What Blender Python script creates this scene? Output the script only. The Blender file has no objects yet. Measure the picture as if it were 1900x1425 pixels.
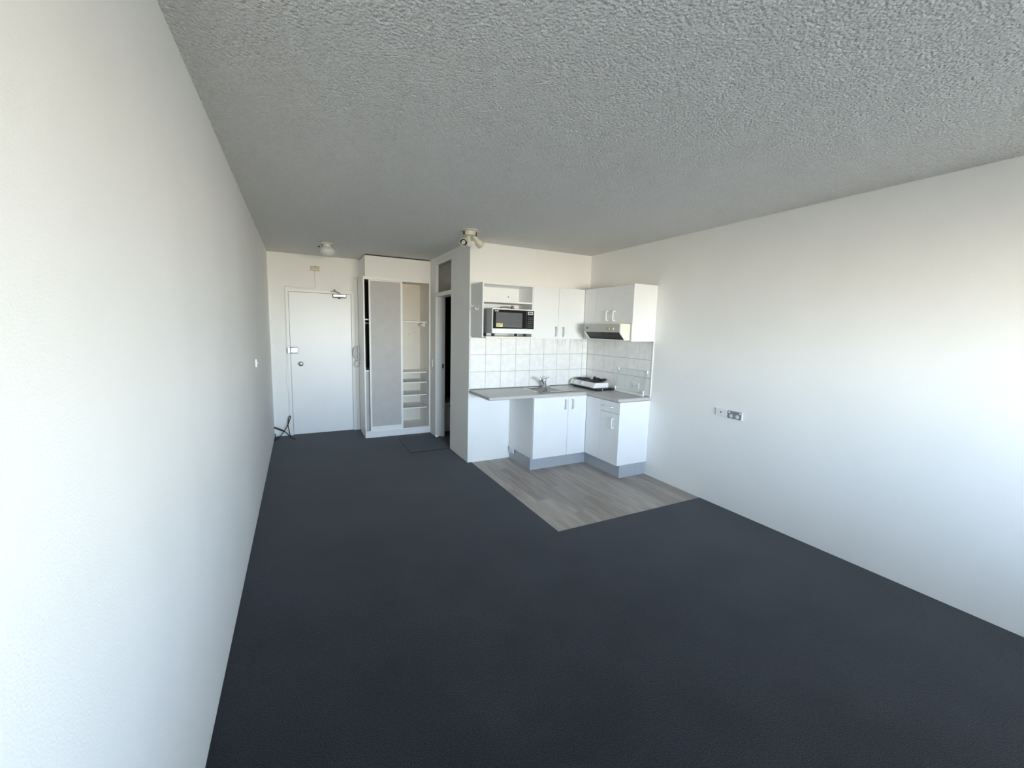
import bpy, bmesh, math, random
from mathutils import Vector, Matrix

random.seed(7)
SC = bpy.context.scene
COL = SC.collection

# ------------------------------------------------------------------ camera
def make_camera():
    yaw, pitch, roll = 0.4658, -0.1202, 0.0230
    F = Vector((math.sin(yaw) * math.cos(pitch), math.cos(yaw) * math.cos(pitch), math.sin(pitch)))
    R0 = Vector((math.cos(yaw), -math.sin(yaw), 0.0))
    U0 = R0.cross(F)
    R = math.cos(roll) * R0 + math.sin(roll) * U0
    U = -math.sin(roll) * R0 + math.cos(roll) * U0
    cd = bpy.data.cameras.new('camera')
    cd.sensor_fit = 'HORIZONTAL'
    cd.sensor_width = 36.0
    cd.lens = 752.7058 / 1900.0 * 36.0
    cd.shift_x = (950.0 - 932.7112) / 1900.0
    cd.shift_y = -(712.5 - 701.9239) / 1900.0
    cd.clip_start = 0.02
    co = bpy.data.objects.new('camera', cd)
    COL.objects.link(co)
    m = Matrix.Identity(4)
    for i in range(3):
        m[i][0], m[i][1], m[i][2] = R[i], U[i], -F[i]
    m[0][3], m[1][3], m[2][3] = 0.3586, 0.0, 1.6122
    co.matrix_world = m
    SC.camera = co
make_camera()

# ------------------------------------------------------------------ sky and light
EXPOSURE = 0.24
SKY_STRENGTH = 98
# sky and ground colours by elevation angle (degrees)
BANDS = [(-90, (0.061, 0.056, 0.046)), (-25, (0.092, 0.082, 0.066)), (-12, (0.163, 0.143, 0.112)), (-5, (0.694, 0.622, 0.51)), (0, (0.776, 0.816, 0.816)), (8, (0.592, 0.765, 1.0)), (18, (0.224, 0.357, 0.571)), (32, (0.163, 0.286, 0.51)), (90, (0.122, 0.224, 0.449))]
WINDOW_Y = -2.8
WIN_X0, WIN_X1, WIN_Z0, WIN_Z1 = 0.30, 3.20, 1.12, 1.86

def make_world():
    w = bpy.data.worlds.new('daylight')
    SC.world = w
    w.use_nodes = True
    nt = w.node_tree
    nt.nodes.clear()
    out = nt.nodes.new('ShaderNodeOutputWorld')
    bg = nt.nodes.new('ShaderNodeBackground')
    bg.inputs['Strength'].default_value = SKY_STRENGTH
    tc = nt.nodes.new('ShaderNodeTexCoord')
    sep = nt.nodes.new('ShaderNodeSeparateXYZ')
    mr = nt.nodes.new('ShaderNodeMapRange')
    mr.inputs['From Min'].default_value = -1.0
    mr.inputs['From Max'].default_value = 1.0
    ramp = nt.nodes.new('ShaderNodeValToRGB')
    el = ramp.color_ramp.elements
    el[0].position = 0.0; el[0].color = (*BANDS[0][1], 1)
    el[1].position = 1.0; el[1].color = (*BANDS[-1][1], 1)
    for deg, c in BANDS[1:-1]:
        e = el.new((math.sin(math.radians(deg)) + 1) / 2)
        e.color = (*c, 1)
    nt.links.new(tc.outputs['Generated'], sep.inputs[0])
    nt.links.new(sep.outputs['Z'], mr.inputs['Value'])
    nt.links.new(mr.outputs['Result'], ramp.inputs['Fac'])
    nt.links.new(ramp.outputs['Color'], bg.inputs['Color'])
    nt.links.new(bg.outputs[0], out.inputs[0])
make_world()

def make_portal():
    ld = bpy.data.lights.new('window_daylight', 'AREA')
    ld.shape = 'RECTANGLE'
    ld.size = WIN_X1 - WIN_X0
    ld.size_y = WIN_Z1 - WIN_Z0
    ld.cycles.is_portal = True
    lo = bpy.data.objects.new('window_daylight', ld)
    COL.objects.link(lo)
    lo.location = ((WIN_X0 + WIN_X1) / 2, WINDOW_Y - 0.16, (WIN_Z0 + WIN_Z1) / 2)
    lo.rotation_euler = (math.radians(90), 0, 0)
make_portal()

vs = SC.view_settings
vs.view_transform = 'Standard'
vs.look = 'None'
vs.gamma = 1.0
vs.use_curve_mapping = False
vs.exposure = EXPOSURE
SC.cycles.max_bounces = 8
SC.cycles.diffuse_bounces = 7
SC.cycles.glossy_bounces = 3
SC.cycles.use_adaptive_sampling = True
SC.cycles.adaptive_threshold = 0.03
SC.cycles.transparent_max_bounces = 12
SC.cycles.caustics_reflective = False
SC.cycles.caustics_refractive = False
SC.cycles.sample_clamp_indirect = 8.0
SC.cycles.use_denoising = True

# ------------------------------------------------------------------ materials
def srgb(r, g, b):
    f = lambda c: (c / 255 / 12.92) if c / 255 <= 0.04045 else ((c / 255 + 0.055) / 1.055) ** 2.4
    return (f(r), f(g), f(b))

def new_mat(name):
    m = bpy.data.materials.new(name)
    m.use_nodes = True
    nt = m.node_tree
    return m, nt, nt.nodes['Principled BSDF']

def mat(name, col, rough=0.5, metal=0.0, var=0.03, vscale=12.0, bump=0.0, bscale=200.0, bdist=0.001, spec=0.5, emit=None, stretch=None):
    """plain procedural material: noise-varied colour plus optional fine noise relief"""
    m, nt, p = new_mat(name)
    tc = nt.nodes.new('ShaderNodeTexCoord')
    src = tc.outputs['Object']
    if stretch:
        mp = nt.nodes.new('ShaderNodeMapping')
        mp.inputs['Scale'].default_value = stretch
        nt.links.new(src, mp.inputs['Vector'])
        src = mp.outputs['Vector']
    n = nt.nodes.new('ShaderNodeTexNoise')
    n.inputs['Scale'].default_value = vscale
    n.inputs['Detail'].default_value = 1
    nt.links.new(src, n.inputs['Vector'])
    r = nt.nodes.new('ShaderNodeValToRGB')
    r.color_ramp.elements[0].position = 0.3
    r.color_ramp.elements[1].position = 0.7
    r.color_ramp.elements[0].color = (*[c * (1 - var) for c in col], 1)
    r.color_ramp.elements[1].color = (*[min(1, c * (1 + var)) for c in col], 1)
    nt.links.new(n.outputs['Fac'], r.inputs['Fac'])
    nt.links.new(r.outputs['Color'], p.inputs['Base Color'])
    p.inputs['Roughness'].default_value = rough
    p.inputs['Metallic'].default_value = metal
    p.inputs['Specular IOR Level'].default_value = spec
    if bump:
        n2 = nt.nodes.new('ShaderNodeTexNoise')
        n2.inputs['Scale'].default_value = bscale
        n2.inputs['Detail'].default_value = 1
        nt.links.new(src, n2.inputs['Vector'])
        b = nt.nodes.new('ShaderNodeBump')
        b.inputs['Strength'].default_value = bump
        b.inputs['Distance'].default_value = bdist
        nt.links.new(n2.outputs['Fac'], b.inputs['Height'])
        nt.links.new(b.outputs['Normal'], p.inputs['Normal'])
    return m

M = {}
M['wall'] = mat('wall_paint', (0.885, 0.875, 0.84), 0.75, var=0.015, vscale=2.0, bump=0.22, bscale=190, bdist=0.002, spec=0.25)
M['white_paint'] = mat('white_gloss_paint', (0.86, 0.845, 0.81), 0.4, var=0.015, vscale=4, bump=0.1, bscale=60)
M['door_paint'] = mat('door_paint', (0.87, 0.86, 0.83), 0.38, var=0.012, vscale=3, bump=0.08, bscale=40)
M['cabinet'] = mat('white_melamine', (0.84, 0.84, 0.83), 0.35, var=0.008, vscale=5)
M['cabinet_edge'] = mat('melamine_edging', (0.84, 0.83, 0.80), 0.4, var=0.01)
M['cream'] = mat('cream_enamel', (0.80, 0.77, 0.67), 0.35, var=0.02)
M['beige_plastic'] = mat('beige_plastic', (0.56, 0.50, 0.36), 0.45, var=0.04, vscale=40)
M['fixture'] = mat('cream_fixture_plastic', (0.70, 0.67, 0.56), 0.35, var=0.04, vscale=30)
M['plastic'] = mat('white_plastic', (0.82, 0.82, 0.80), 0.3, var=0.01)
M['handle'] = mat('pale_grey_plastic', (0.66, 0.66, 0.65), 0.35, var=0.02, vscale=40)
M['grey_plastic'] = mat('grey_socket_plastic', (0.25, 0.27, 0.28), 0.3, var=0.04, vscale=60)
M['black'] = mat('black_plastic', (0.012, 0.012, 0.014), 0.35, var=0.1, vscale=40)
M['black_soft'] = mat('black_shadow_line', (0.015, 0.015, 0.017), 0.6, var=0.1, vscale=60)
M['chrome'] = mat('chrome', (0.72, 0.73, 0.75), 0.12, metal=1.0, var=0.02)
M['steel'] = mat('brushed_steel', (0.50, 0.50, 0.49), 0.30, metal=1.0, var=0.06, vscale=30, bump=0.05, bscale=120, stretch=(1, 20, 1))
M['kick'] = mat('grey_kickboard_laminate', (0.42, 0.44, 0.47), 0.4, var=0.03, vscale=30)
M['panel_grey'] = mat('grey_wardrobe_panel', (0.52, 0.495, 0.465), 0.6, var=0.03, vscale=8, bump=0.25, bscale=500, bdist=0.0006)
M['interior'] = mat('wardrobe_lining', (0.74, 0.69, 0.60), 0.6, var=0.02, vscale=5)
M['lining_shade'] = mat('shaded_wardrobe_lining', (0.035, 0.027, 0.018), 0.6, var=0.1)  # dark brown put in as shade for the wardrobe's left compartment
M['grout'] = mat('grey_grout', (0.40, 0.39, 0.37), 0.9, var=0.08, vscale=40)
M['counter'] = mat('grey_laminate', (0.50, 0.49, 0.475), 0.35, var=0.07, vscale=90)
M['counter_edge'] = mat('counter_back_seal', (0.12, 0.118, 0.115), 0.6, var=0.1)
M['unlit_lining'] = mat('unlit_bathroom_lining', (0.012, 0.011, 0.010), 0.6, var=0.1)  # near-black colour stands in for the darkness of the unlit bathroom
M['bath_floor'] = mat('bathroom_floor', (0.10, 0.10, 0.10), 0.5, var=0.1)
M['opal'] = mat('opal_glass', (0.74, 0.75, 0.74), 0.12, var=0.01)
M['brass'] = mat('amber_switch', (0.62, 0.38, 0.10), 0.35, var=0.1, vscale=60)
M['switch_panel'] = mat('tan_switch_panel', (0.50, 0.42, 0.32), 0.4, var=0.05)
M['yellow'] = mat('yellow_sticker', (0.80, 0.70, 0.22), 0.5, var=0.03)
M['black_glass'] = mat('black_glass', (0.006, 0.006, 0.007), 0.15, var=0.05, spec=0.25)
M['mw_grey'] = mat('microwave_window_mesh', (0.10, 0.10, 0.105), 0.3, var=0.08, vscale=30)
M['mw_side'] = mat('microwave_grey_case', (0.42, 0.42, 0.42), 0.4, var=0.03)
M['display'] = mat('grey_display', (0.16, 0.17, 0.17), 0.25, var=0.05)
M['button'] = mat('dark_button', (0.055, 0.055, 0.06), 0.4, var=0.05)
M['filter'] = mat('dark_hood_filter', (0.030, 0.025, 0.021), 0.45, var=0.15, vscale=50)
M['hood_grey'] = mat('hood_grey_enamel', (0.50, 0.51, 0.47), 0.35, var=0.02)
M['brown'] = mat('brown_plug', (0.28, 0.16, 0.10), 0.5, var=0.05)
M['unseen_balcony_concrete'] = mat('unseen_balcony_concrete', (0.45, 0.43, 0.40), 0.85, var=0.08, vscale=6)
M['alu'] = mat('aluminium_frame', (0.6, 0.6, 0.6), 0.4, metal=0.8, var=0.02)

def ceiling_mat():
    m, nt, p = new_mat('stippled_ceiling')
    tc = nt.nodes.new('ShaderNodeTexCoord')
    n1 = nt.nodes.new('ShaderNodeTexNoise'); n1.inputs['Scale'].default_value = 85; n1.inputs['Detail'].default_value = 1.5; n1.inputs['Roughness'].default_value = 0.6
    v = nt.nodes.new('ShaderNodeTexVoronoi'); v.voronoi_dimensions = '2D'; v.inputs['Scale'].default_value = 75; n1.noise_dimensions = '2D'
    nt.links.new(tc.outputs['Object'], n1.inputs['Vector'])
    nt.links.new(tc.outputs['Object'], v.inputs['Vector'])
    mx = nt.nodes.new('ShaderNodeMath'); mx.operation = 'MULTIPLY_ADD'
    mx.inputs[1].default_value = -0.6
    nt.links.new(v.outputs['Distance'], mx.inputs[0])
    nt.links.new(n1.outputs['Fac'], mx.inputs[2])
    b = nt.nodes.new('ShaderNodeBump'); b.inputs['Strength'].default_value = 1.0; b.inputs['Distance'].default_value = 0.019
    nt.links.new(mx.outputs[0], b.inputs['Height'])
    nt.links.new(b.outputs['Normal'], p.inputs['Normal'])
    p.inputs['Base Color'].default_value = (0.93, 0.93, 0.91, 1)
    p.inputs['Roughness'].default_value = 0.9
    p.inputs['Specular IOR Level'].default_value = 0.15
    return m
M['ceiling'] = ceiling_mat()

def carpet_mat(name, base):
    m, nt, p = new_mat(name)
    tc = nt.nodes.new('ShaderNodeTexCoord')
    fine = nt.nodes.new('ShaderNodeTexNoise'); fine.inputs['Scale'].default_value = 190; fine.inputs['Detail'].default_value = 1
    big = nt.nodes.new('ShaderNodeTexNoise'); big.inputs['Scale'].default_value = 2.2; big.inputs['Detail'].default_value = 2
    for n in (fine, big):
        n.noise_dimensions = '2D'
        nt.links.new(tc.outputs['Object'], n.inputs['Vector'])
    r1 = nt.nodes.new('ShaderNodeValToRGB')
    r1.color_ramp.elements[0].position = 0.3; r1.color_ramp.elements[1].position = 0.7
    r1.color_ramp.elements[0].color = (*[c * 0.55 for c in base], 1)
    r1.color_ramp.elements[1].color = (*[c * 1.5 for c in base], 1)
    r2 = nt.nodes.new('ShaderNodeValToRGB')
    r2.color_ramp.elements[0].position = 0.3; r2.color_ramp.elements[1].position = 0.7
    r2.color_ramp.elements[0].color = (0.84, 0.84, 0.84, 1)
    r2.color_ramp.elements[1].color = (1.14, 1.13, 1.12, 1)
    mix = nt.nodes.new('ShaderNodeMix'); mix.data_type = 'RGBA'; mix.blend_type = 'MULTIPLY'; mix.inputs['Factor'].default_value = 1
    nt.links.new(fine.outputs['Fac'], r1.inputs['Fac'])
    nt.links.new(big.outputs['Fac'], r2.inputs['Fac'])
    nt.links.new(r1.outputs['Color'], mix.inputs['A'])
    nt.links.new(r2.outputs['Color'], mix.inputs['B'])
    nt.links.new(mix.outputs['Result'], p.inputs['Base Color'])
    b = nt.nodes.new('ShaderNodeBump'); b.inputs['Strength'].default_value = 0.5; b.inputs['Distance'].default_value = 0.004
    nt.links.new(fine.outputs['Fac'], b.inputs['Height'])
    nt.links.new(b.outputs['Normal'], p.inputs['Normal'])
    p.inputs['Roughness'].default_value = 0.95
    p.inputs['Specular IOR Level'].default_value = 0.1
    p.inputs['Sheen Weight'].default_value = 0.46
    p.inputs['Sheen Roughness'].default_value = 0.45
    p.inputs['Sheen Tint'].default_value = (0.58, 0.59, 0.61, 1)
    return m
M['carpet'] = carpet_mat('charcoal_carpet', (0.022, 0.025, 0.031))
M['mat'] = carpet_mat('charcoal_carpet_offcut', (0.0215, 0.0245, 0.030))

def plank_mat():
    m, nt, p = new_mat('greige_vinyl_plank')
    tc = nt.nodes.new('ShaderNodeTexCoord')
    oi = nt.nodes.new('ShaderNodeObjectInfo')
    add = nt.nodes.new('ShaderNodeVectorMath'); add.operation = 'ADD'
    sc = nt.nodes.new('ShaderNodeVectorMath'); sc.operation = 'SCALE'; sc.inputs['Scale'].default_value = 30.0
    nt.links.new(oi.outputs['Random'], sc.inputs[0])
    nt.links.new(tc.outputs['Object'], add.inputs[0])
    nt.links.new(sc.outputs[0], add.inputs[1])
    mp = nt.nodes.new('ShaderNodeMapping'); mp.inputs['Scale'].default_value = (13, 1.8, 1)
    nt.links.new(add.outputs[0], mp.inputs['Vector'])
    n = nt.nodes.new('ShaderNodeTexNoise'); n.inputs['Scale'].default_value = 1.0; n.inputs['Detail'].default_value = 6; n.inputs['Distortion'].default_value = 0.8
    nt.links.new(mp.outputs[0], n.inputs['Vector'])
    r = nt.nodes.new('ShaderNodeValToRGB')
    r.color_ramp.elements[0].position = 0.28; r.color_ramp.elements[1].position = 0.72
    r.color_ramp.elements[0].color = (0.315, 0.275, 0.242, 1)
    r.color_ramp.elements[1].color = (0.485, 0.440, 0.395, 1)
    nt.links.new(n.outputs['Fac'], r.inputs['Fac'])
    mr = nt.nodes.new('ShaderNodeMapRange'); mr.inputs['To Min'].default_value = 0.89; mr.inputs['To Max'].default_value = 1.09
    nt.links.new(oi.outputs['Random'], mr.inputs['Value'])
    mul = nt.nodes.new('ShaderNodeVectorMath'); mul.operation = 'SCALE'
    nt.links.new(r.outputs['Color'], mul.inputs[0])
    nt.links.new(mr.outputs['Result'], mul.inputs['Scale'])
    nt.links.new(mul.outputs[0], p.inputs['Base Color'])
    p.inputs['Roughness'].default_value = 0.5
    p.inputs['Specular IOR Level'].default_value = 0.35
    return m
M['plank'] = plank_mat()

def tile_mat():
    """mottled cream glaze; brown drip stains under the upper cabinets as in the kitchen corner"""
    m, nt, p = new_mat('cream_mottled_tile')
    geo = nt.nodes.new('ShaderNodeNewGeometry')
    n = nt.nodes.new('ShaderNodeTexNoise'); n.inputs['Scale'].default_value = 16; n.inputs['Detail'].default_value = 6
    nt.links.new(geo.outputs['Position'], n.inputs['Vector'])
    r = nt.nodes.new('ShaderNodeValToRGB')
    r.color_ramp.elements[0].position = 0.3; r.color_ramp.elements[1].position = 0.7
    r.color_ramp.elements[0].color = (0.80, 0.78, 0.745, 1)
    r.color_ramp.elements[1].color = (0.88, 0.87, 0.845, 1)
    nt.links.new(n.outputs['Fac'], r.inputs['Fac'])
    sep = nt.nodes.new('ShaderNodeSeparateXYZ')
    nt.links.new(geo.outputs['Position'], sep.inputs[0])
    mp = nt.nodes.new('ShaderNodeMapping'); mp.inputs['Scale'].default_value = (45, 1, 3)
    nt.links.new(geo.outputs['Position'], mp.inputs['Vector'])
    st = nt.nodes.new('ShaderNodeTexNoise'); st.inputs['Scale'].default_value = 1.0; st.inputs['Detail'].default_value = 3
    nt.links.new(mp.outputs[0], st.inputs['Vector'])
    def rng(sock, a, b):
        q = nt.nodes.new('ShaderNodeMapRange'); q.inputs['From Min'].default_value = a; q.inputs['From Max'].default_value = b
        nt.links.new(sock, q.inputs['Value']); return q.outputs['Result']
    def mulv(a, b):
        q = nt.nodes.new('ShaderNodeMath'); q.operation = 'MULTIPLY'
        nt.links.new(a, q.inputs[0]); nt.links.new(b, q.inputs[1]); return q.outputs[0]
    f = mulv(mulv(rng(sep.outputs['Z'], 1.34, 1.52), rng(sep.outputs['X'], 3.05, 3.25)), rng(st.outputs['Fac'], 0.48, 0.68))
    q = nt.nodes.new('ShaderNodeMath'); q.operation = 'MULTIPLY'; q.inputs[1].default_value = 0.55
    nt.links.new(f, q.inputs[0])
    mix = nt.nodes.new('ShaderNodeMix'); mix.data_type = 'RGBA'
    nt.links.new(q.outputs[0], mix.inputs['Factor'])
    nt.links.new(r.outputs['Color'], mix.inputs['A'])
    mix.inputs['B'].default_value = (0.45, 0.35, 0.25, 1)
    nt.links.new(mix.outputs['Result'], p.inputs['Base Color'])
    p.inputs['Roughness'].default_value = 0.25
    return m
M['tile'] = tile_mat()

def glass_mat(name, tint, gloss, rough=0.03):
    m = bpy.data.materials.new(name)
    m.use_nodes = True
    nt = m.node_tree
    nt.nodes.clear()
    out = nt.nodes.new('ShaderNodeOutputMaterial')
    t = nt.nodes.new('ShaderNodeBsdfTransparent'); t.inputs['Color'].default_value = (*tint, 1)
    g = nt.nodes.new('ShaderNodeBsdfGlossy'); g.inputs['Roughness'].default_value = rough
    mix = nt.nodes.new('ShaderNodeMixShader')
    mix.inputs[0].default_value = gloss
    nt.links.new(t.outputs[0], mix.inputs[1]); nt.links.new(g.outputs[0], mix.inputs[2])
    nt.links.new(mix.outputs[0], out.inputs[0])
    return m
M['glass'] = glass_mat('clear_glass', (0.975, 0.985, 0.98), 0.02)
M['win_glass'] = glass_mat('window_glass', (0.97, 0.98, 0.98), 0.03)
M['transom'] = mat('obscured_glass', (0.105, 0.105, 0.085), 0.3, var=0.12, vscale=5, bump=0.3, bscale=90)

# ------------------------------------------------------------------ mesh helpers
ORG = {}
class MB:
    def __init__(self):
        self.v, self.f, self.sm = [], [], []
    def add(self, verts, faces, smooth=False):
        o = len(self.v)
        self.v += [Vector(p) for p in verts]
        for fc in faces:
            self.f.append([i + o for i in fc]); self.sm.append(smooth)
        return self
    def box(self, x0, x1, y0, y1, z0, z1):
        x0, x1 = min(x0, x1), max(x0, x1); y0, y1 = min(y0, y1), max(y0, y1); z0, z1 = min(z0, z1), max(z0, z1)
        return self.add([(x0, y0, z0), (x1, y0, z0), (x1, y1, z0), (x0, y1, z0), (x0, y0, z1), (x1, y0, z1), (x1, y1, z1), (x0, y1, z1)],
                        [(0, 3, 2, 1), (4, 5, 6, 7), (0, 1, 5, 4), (1, 2, 6, 5), (2, 3, 7, 6), (3, 0, 4, 7)])
    def cells(self, us, vs_, solid, w0, w1, mapf):
        """slab made of grid cells (u,v) with thickness w0..w1; mapf(u,v,w)->xyz; only outer faces"""
        idx = {}
        verts, faces = [], []
        def vid(i, j, k):
            key = (i, j, k)
            if key not in idx:
                idx[key] = len(verts); verts.append(mapf(us[i], vs_[j], (w0, w1)[k]))
            return idx[key]
        n, m = len(us) - 1, len(vs_) - 1
        S = lambda i, j: 0 <= i < n and 0 <= j < m and solid((us[i] + us[i + 1]) / 2, (vs_[j] + vs_[j + 1]) / 2)
        for i in range(n):
            for j in range(m):
                if not S(i, j): continue
                faces.append((vid(i, j, 1), vid(i + 1, j, 1), vid(i + 1, j + 1, 1), vid(i, j + 1, 1)))
                faces.append((vid(i, j, 0), vid(i, j + 1, 0), vid(i + 1, j + 1, 0), vid(i + 1, j, 0)))
                if not S(i - 1, j): faces.append((vid(i, j, 0), vid(i, j, 1), vid(i, j + 1, 1), vid(i, j + 1, 0)))
                if not S(i + 1, j): faces.append((vid(i + 1, j, 0), vid(i + 1, j + 1, 0), vid(i + 1, j + 1, 1), vid(i + 1, j, 1)))
                if not S(i, j - 1): faces.append((vid(i, j, 0), vid(i + 1, j, 0), vid(i + 1, j, 1), vid(i, j, 1)))
                if not S(i, j + 1): faces.append((vid(i, j + 1, 0), vid(i, j + 1, 1), vid(i + 1, j + 1, 1), vid(i + 1, j + 1, 0)))
        return self.add(verts, faces)
    def prism(self, poly, a0, a1, mapf):
        n = len(poly)
        v = [mapf(p[0], p[1], a0) for p in poly] + [mapf(p[0], p[1], a1) for p in poly]
        f = [tuple(range(n))[::-1], tuple(range(n, 2 * n))] + [(i, (i + 1) % n, n + (i + 1) % n, n + i) for i in range(n)]
        return self.add(v, f)
    def lathe(self, p0, axis, prof, n=24, cap=True):
        """prof: list of (t along axis, radius)"""
        a = Vector(axis).normalized()
        ref = Vector((0, 0, 1)) if abs(a.z) < 0.9 else Vector((1, 0, 0))
        e1 = a.cross(ref).normalized(); e2 = a.cross(e1)
        p0 = Vector(p0)
        verts, faces = [], []
        for t, r in prof:
            for k in range(n):
                an = 2 * math.pi * k / n
                verts.append(p0 + a * t + (e1 * math.cos(an) + e2 * math.sin(an)) * max(r, 1e-5))
        for i in range(len(prof) - 1):
            for k in range(n):
                k2 = (k + 1) % n
                faces.append((i * n + k, i * n + k2, (i + 1) * n + k2, (i + 1) * n + k))
        if cap:
            faces.append(tuple(range(n))[::-1])
            faces.append(tuple((len(prof) - 1) * n + k for k in range(n)))
        return self.add(verts, faces, True)
    def cyl(self, p0, p1, r0, r1=None, n=20):
        d = Vector(p1) - Vector(p0)
        return self.lathe(p0, d, [(0, r0), (d.length, r0 if r1 is None else r1)], n)
    def tube(self, pts, r, n=8, closed=False):
        pts = [Vector(p) for p in pts]
        verts, faces = [], []
        prev = None
        N = len(pts)
        for i, p in enumerate(pts):
            if closed: d = pts[(i + 1) % N] - pts[i - 1]
            else: d = pts[min(i + 1, N - 1)] - pts[max(i - 1, 0)]
            d.normalize()
            if prev is None:
                ref = Vector((0, 0, 1)) if abs(d.z) < 0.9 else Vector((1, 0, 0))
                e1 = d.cross(ref).normalized()
            else:
                e1 = (prev - d * prev.dot(d))
                e1 = e1.normalized() if e1.length > 1e-6 else d.orthogonal().normalized()
            prev = e1
            e2 = d.cross(e1)
            for k in range(n):
                an = 2 * math.pi * k / n
                verts.append(p + (e1 * math.cos(an) + e2 * math.sin(an)) * r)
        for i in range(N if closed else N - 1):
            j = (i + 1) % N
            for k in range(n):
                k2 = (k + 1) % n
                faces.append((i * n + k, i * n + k2, j * n + k2, j * n + k))
        if not closed:
            faces.append(tuple(range(n))[::-1]); faces.append(tuple((N - 1) * n + k for k in range(n)))
        return self.add(verts, faces, True)
    def build(self, name, material, parent=None, bevel=0.0, segs=2, origin=None):
        org = ORG.get(parent.name, Vector((0, 0, 0))) if parent else (Vector(origin) if origin else Vector((0, 0, 0)))
        me = bpy.data.meshes.new(name)
        me.from_pydata([tuple(p - org) for p in self.v], [], self.f)
        me.polygons.foreach_set('use_smooth', self.sm)
        me.materials.append(material)
        bm = bmesh.new(); bm.from_mesh(me)
        bmesh.ops.recalc_face_normals(bm, faces=bm.faces)
        bm.to_mesh(me); bm.free()
        if any(self.sm):
            try: me.set_sharp_from_angle(angle=math.radians(40))
            except Exception: pass
        o = bpy.data.objects.new(name, me)
        COL.objects.link(o)
        if parent: o.parent = parent
        else: o.location = org
        ORG[o.name] = org
        if bevel:
            b = o.modifiers.new('bevel', 'BEVEL')
            b.width = bevel; b.segments = segs; b.limit_method = 'ANGLE'; b.angle_limit = math.radians(35)
        return o

def smooth_path(pts, sub=6):
    pts = [Vector(p) for p in pts]
    out = []
    for i in range(len(pts) - 1):
        p0 = pts[max(i - 1, 0)]; p1 = pts[i]; p2 = pts[i + 1]; p3 = pts[min(i + 2, len(pts) - 1)]
        for s in range(sub):
            t = s / sub
            out.append(0.5 * ((2 * p1) + (p2 - p0) * t + (2 * p0 - 5 * p1 + 4 * p2 - p3) * t * t + (3 * p1 - p0 - 3 * p2 + p3) * t ** 3))
    out.append(pts[-1])
    return out

def tag(o, label, cat, group=None):
    o['label'] = label; o['category'] = cat
    if group: o['group'] = group
    return o
def struct(o, label=None):
    o['kind'] = 'structure'
    if label: o['label'] = label
    return o
def thing(name, loc, label, cat, group=None):
    o = bpy.data.objects.new(name, None)
    o.empty_display_size = 0.05
    COL.objects.link(o)
    o.location = loc
    ORG[o.name] = Vector(loc)
    return tag(o, label, cat, group)
def sroot(name, loc, label=None):
    o = bpy.data.objects.new(name, None)
    o.empty_display_size = 0.05
    COL.objects.link(o); o.location = loc
    ORG[o.name] = Vector(loc)
    return struct(o, label)
def B(x0, x1, y0, y1, z0, z1): return MB().box(x0, x1, y0, y1, z0, z1)

# ------------------------------------------------------------------ the room
H = 2.6
W = 3.866          # right wall
D1 = 6.565         # entry wall
D2 = 5.992         # wardrobe front
DK = 4.43          # kitchen wall
XP = 2.134         # partition wall face
DY0, DY1 = 5.035, 5.72   # bathroom doorway along the partition
VX, VY = 2.186, 2.564    # vinyl corner
XB = 2.1945              # where the carpet meets the bathroom floor
T = 0.13
FY = WINDOW_Y

# carpet (L-shaped around the vinyl)
struct(MB().cells([0, XP, VX, XB, W], [FY, VY, DK, DY0, DY1, D1, D1 + T],
       lambda x, y: (y < VY) or (x < VX and y < DK) or (x < XP) or (x < XB and DY0 < y < DY1), -0.04, 0.0, lambda u, v, w: (u, v, w)).build('floor', M['carpet'], bevel=0.004))
# kitchen vinyl: backing plus separate planks
fk = struct(B(VX, W, VY, DK, -0.04, -0.0075).build('floor_kitchen', M['grout']))
pw, pl = 0.153, 0.92
plank_meshes = {}
col_i = 0
x = VX
while x < W - 0.005:
    x1 = min(x + pw, W)
    y = VY - ((col_i * 0.37) % 1.0) * pl
    while y < DK:
        a, b = max(y, VY), min(y + pl, DK)
        if b - a > 0.01:
            key = (round(x1 - x, 3), round(b - a, 3))
            if key not in plank_meshes:
                tmp = B(0.0004, x1 - x - 0.0004, 0.0004, b - a - 0.0004, -0.007, -0.003).build('plank', M['plank'], fk)
                ORG[tmp.name] = Vector((0, 0, 0))
                plank_meshes[key] = tmp.data
                tmp.location = (x, a, 0)
            else:
                o = bpy.data.objects.new('plank', plank_meshes[key]); COL.objects.link(o)
                o.parent = fk; o.location = (x, a, 0)
        y += pl
    x += pw; col_i += 1

struct(B(-T, W + T, FY - 0.15, D1 + T, H, H + 0.12).build('ceiling', M['ceiling']))
struct(B(-T, 0, FY - 0.15, D1 + T, -0.04, H).build('wall_left', M['wall']))
wr = struct(B(W, W + T, FY - 0.15, D1 + T, -0.04, H).build('wall_right', M['wall']))
struct(MB().cells([0, 0.205, 1.115, W], [-0.04, 2.115, H], lambda x, z: not (0.205 < x < 1.115 and z < 2.115), D1, D1 + T,
       lambda u, v, w: (u, w, v)).build('wall_back', M['wall']))
wk = struct(B(XP, W, DK, DK + 0.10, -0.04, H).build('wall_kitchen', M['wall']))
struct(MB().cells([DK + 0.10, DY0, DY1 + 0.07, D1], [-0.04, 2.535, H], lambda y, z: not (DY0 < y < DY1 + 0.07 and z < 2.535), XP, XP + 0.116,
       lambda u, v, w: (w, u, v)).build('wall_partition', M['wall']))
struct(MB().cells([0, WIN_X0, WIN_X1, W], [-0.04, WIN_Z0, WIN_Z1, H], lambda x, z: not (WIN_X0 < x < WIN_X1 and WIN_Z0 < z < WIN_Z1), FY - 0.15, FY,
       lambda u, v, w: (u, w, v)).build('wall_front', M['wall']))

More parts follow.
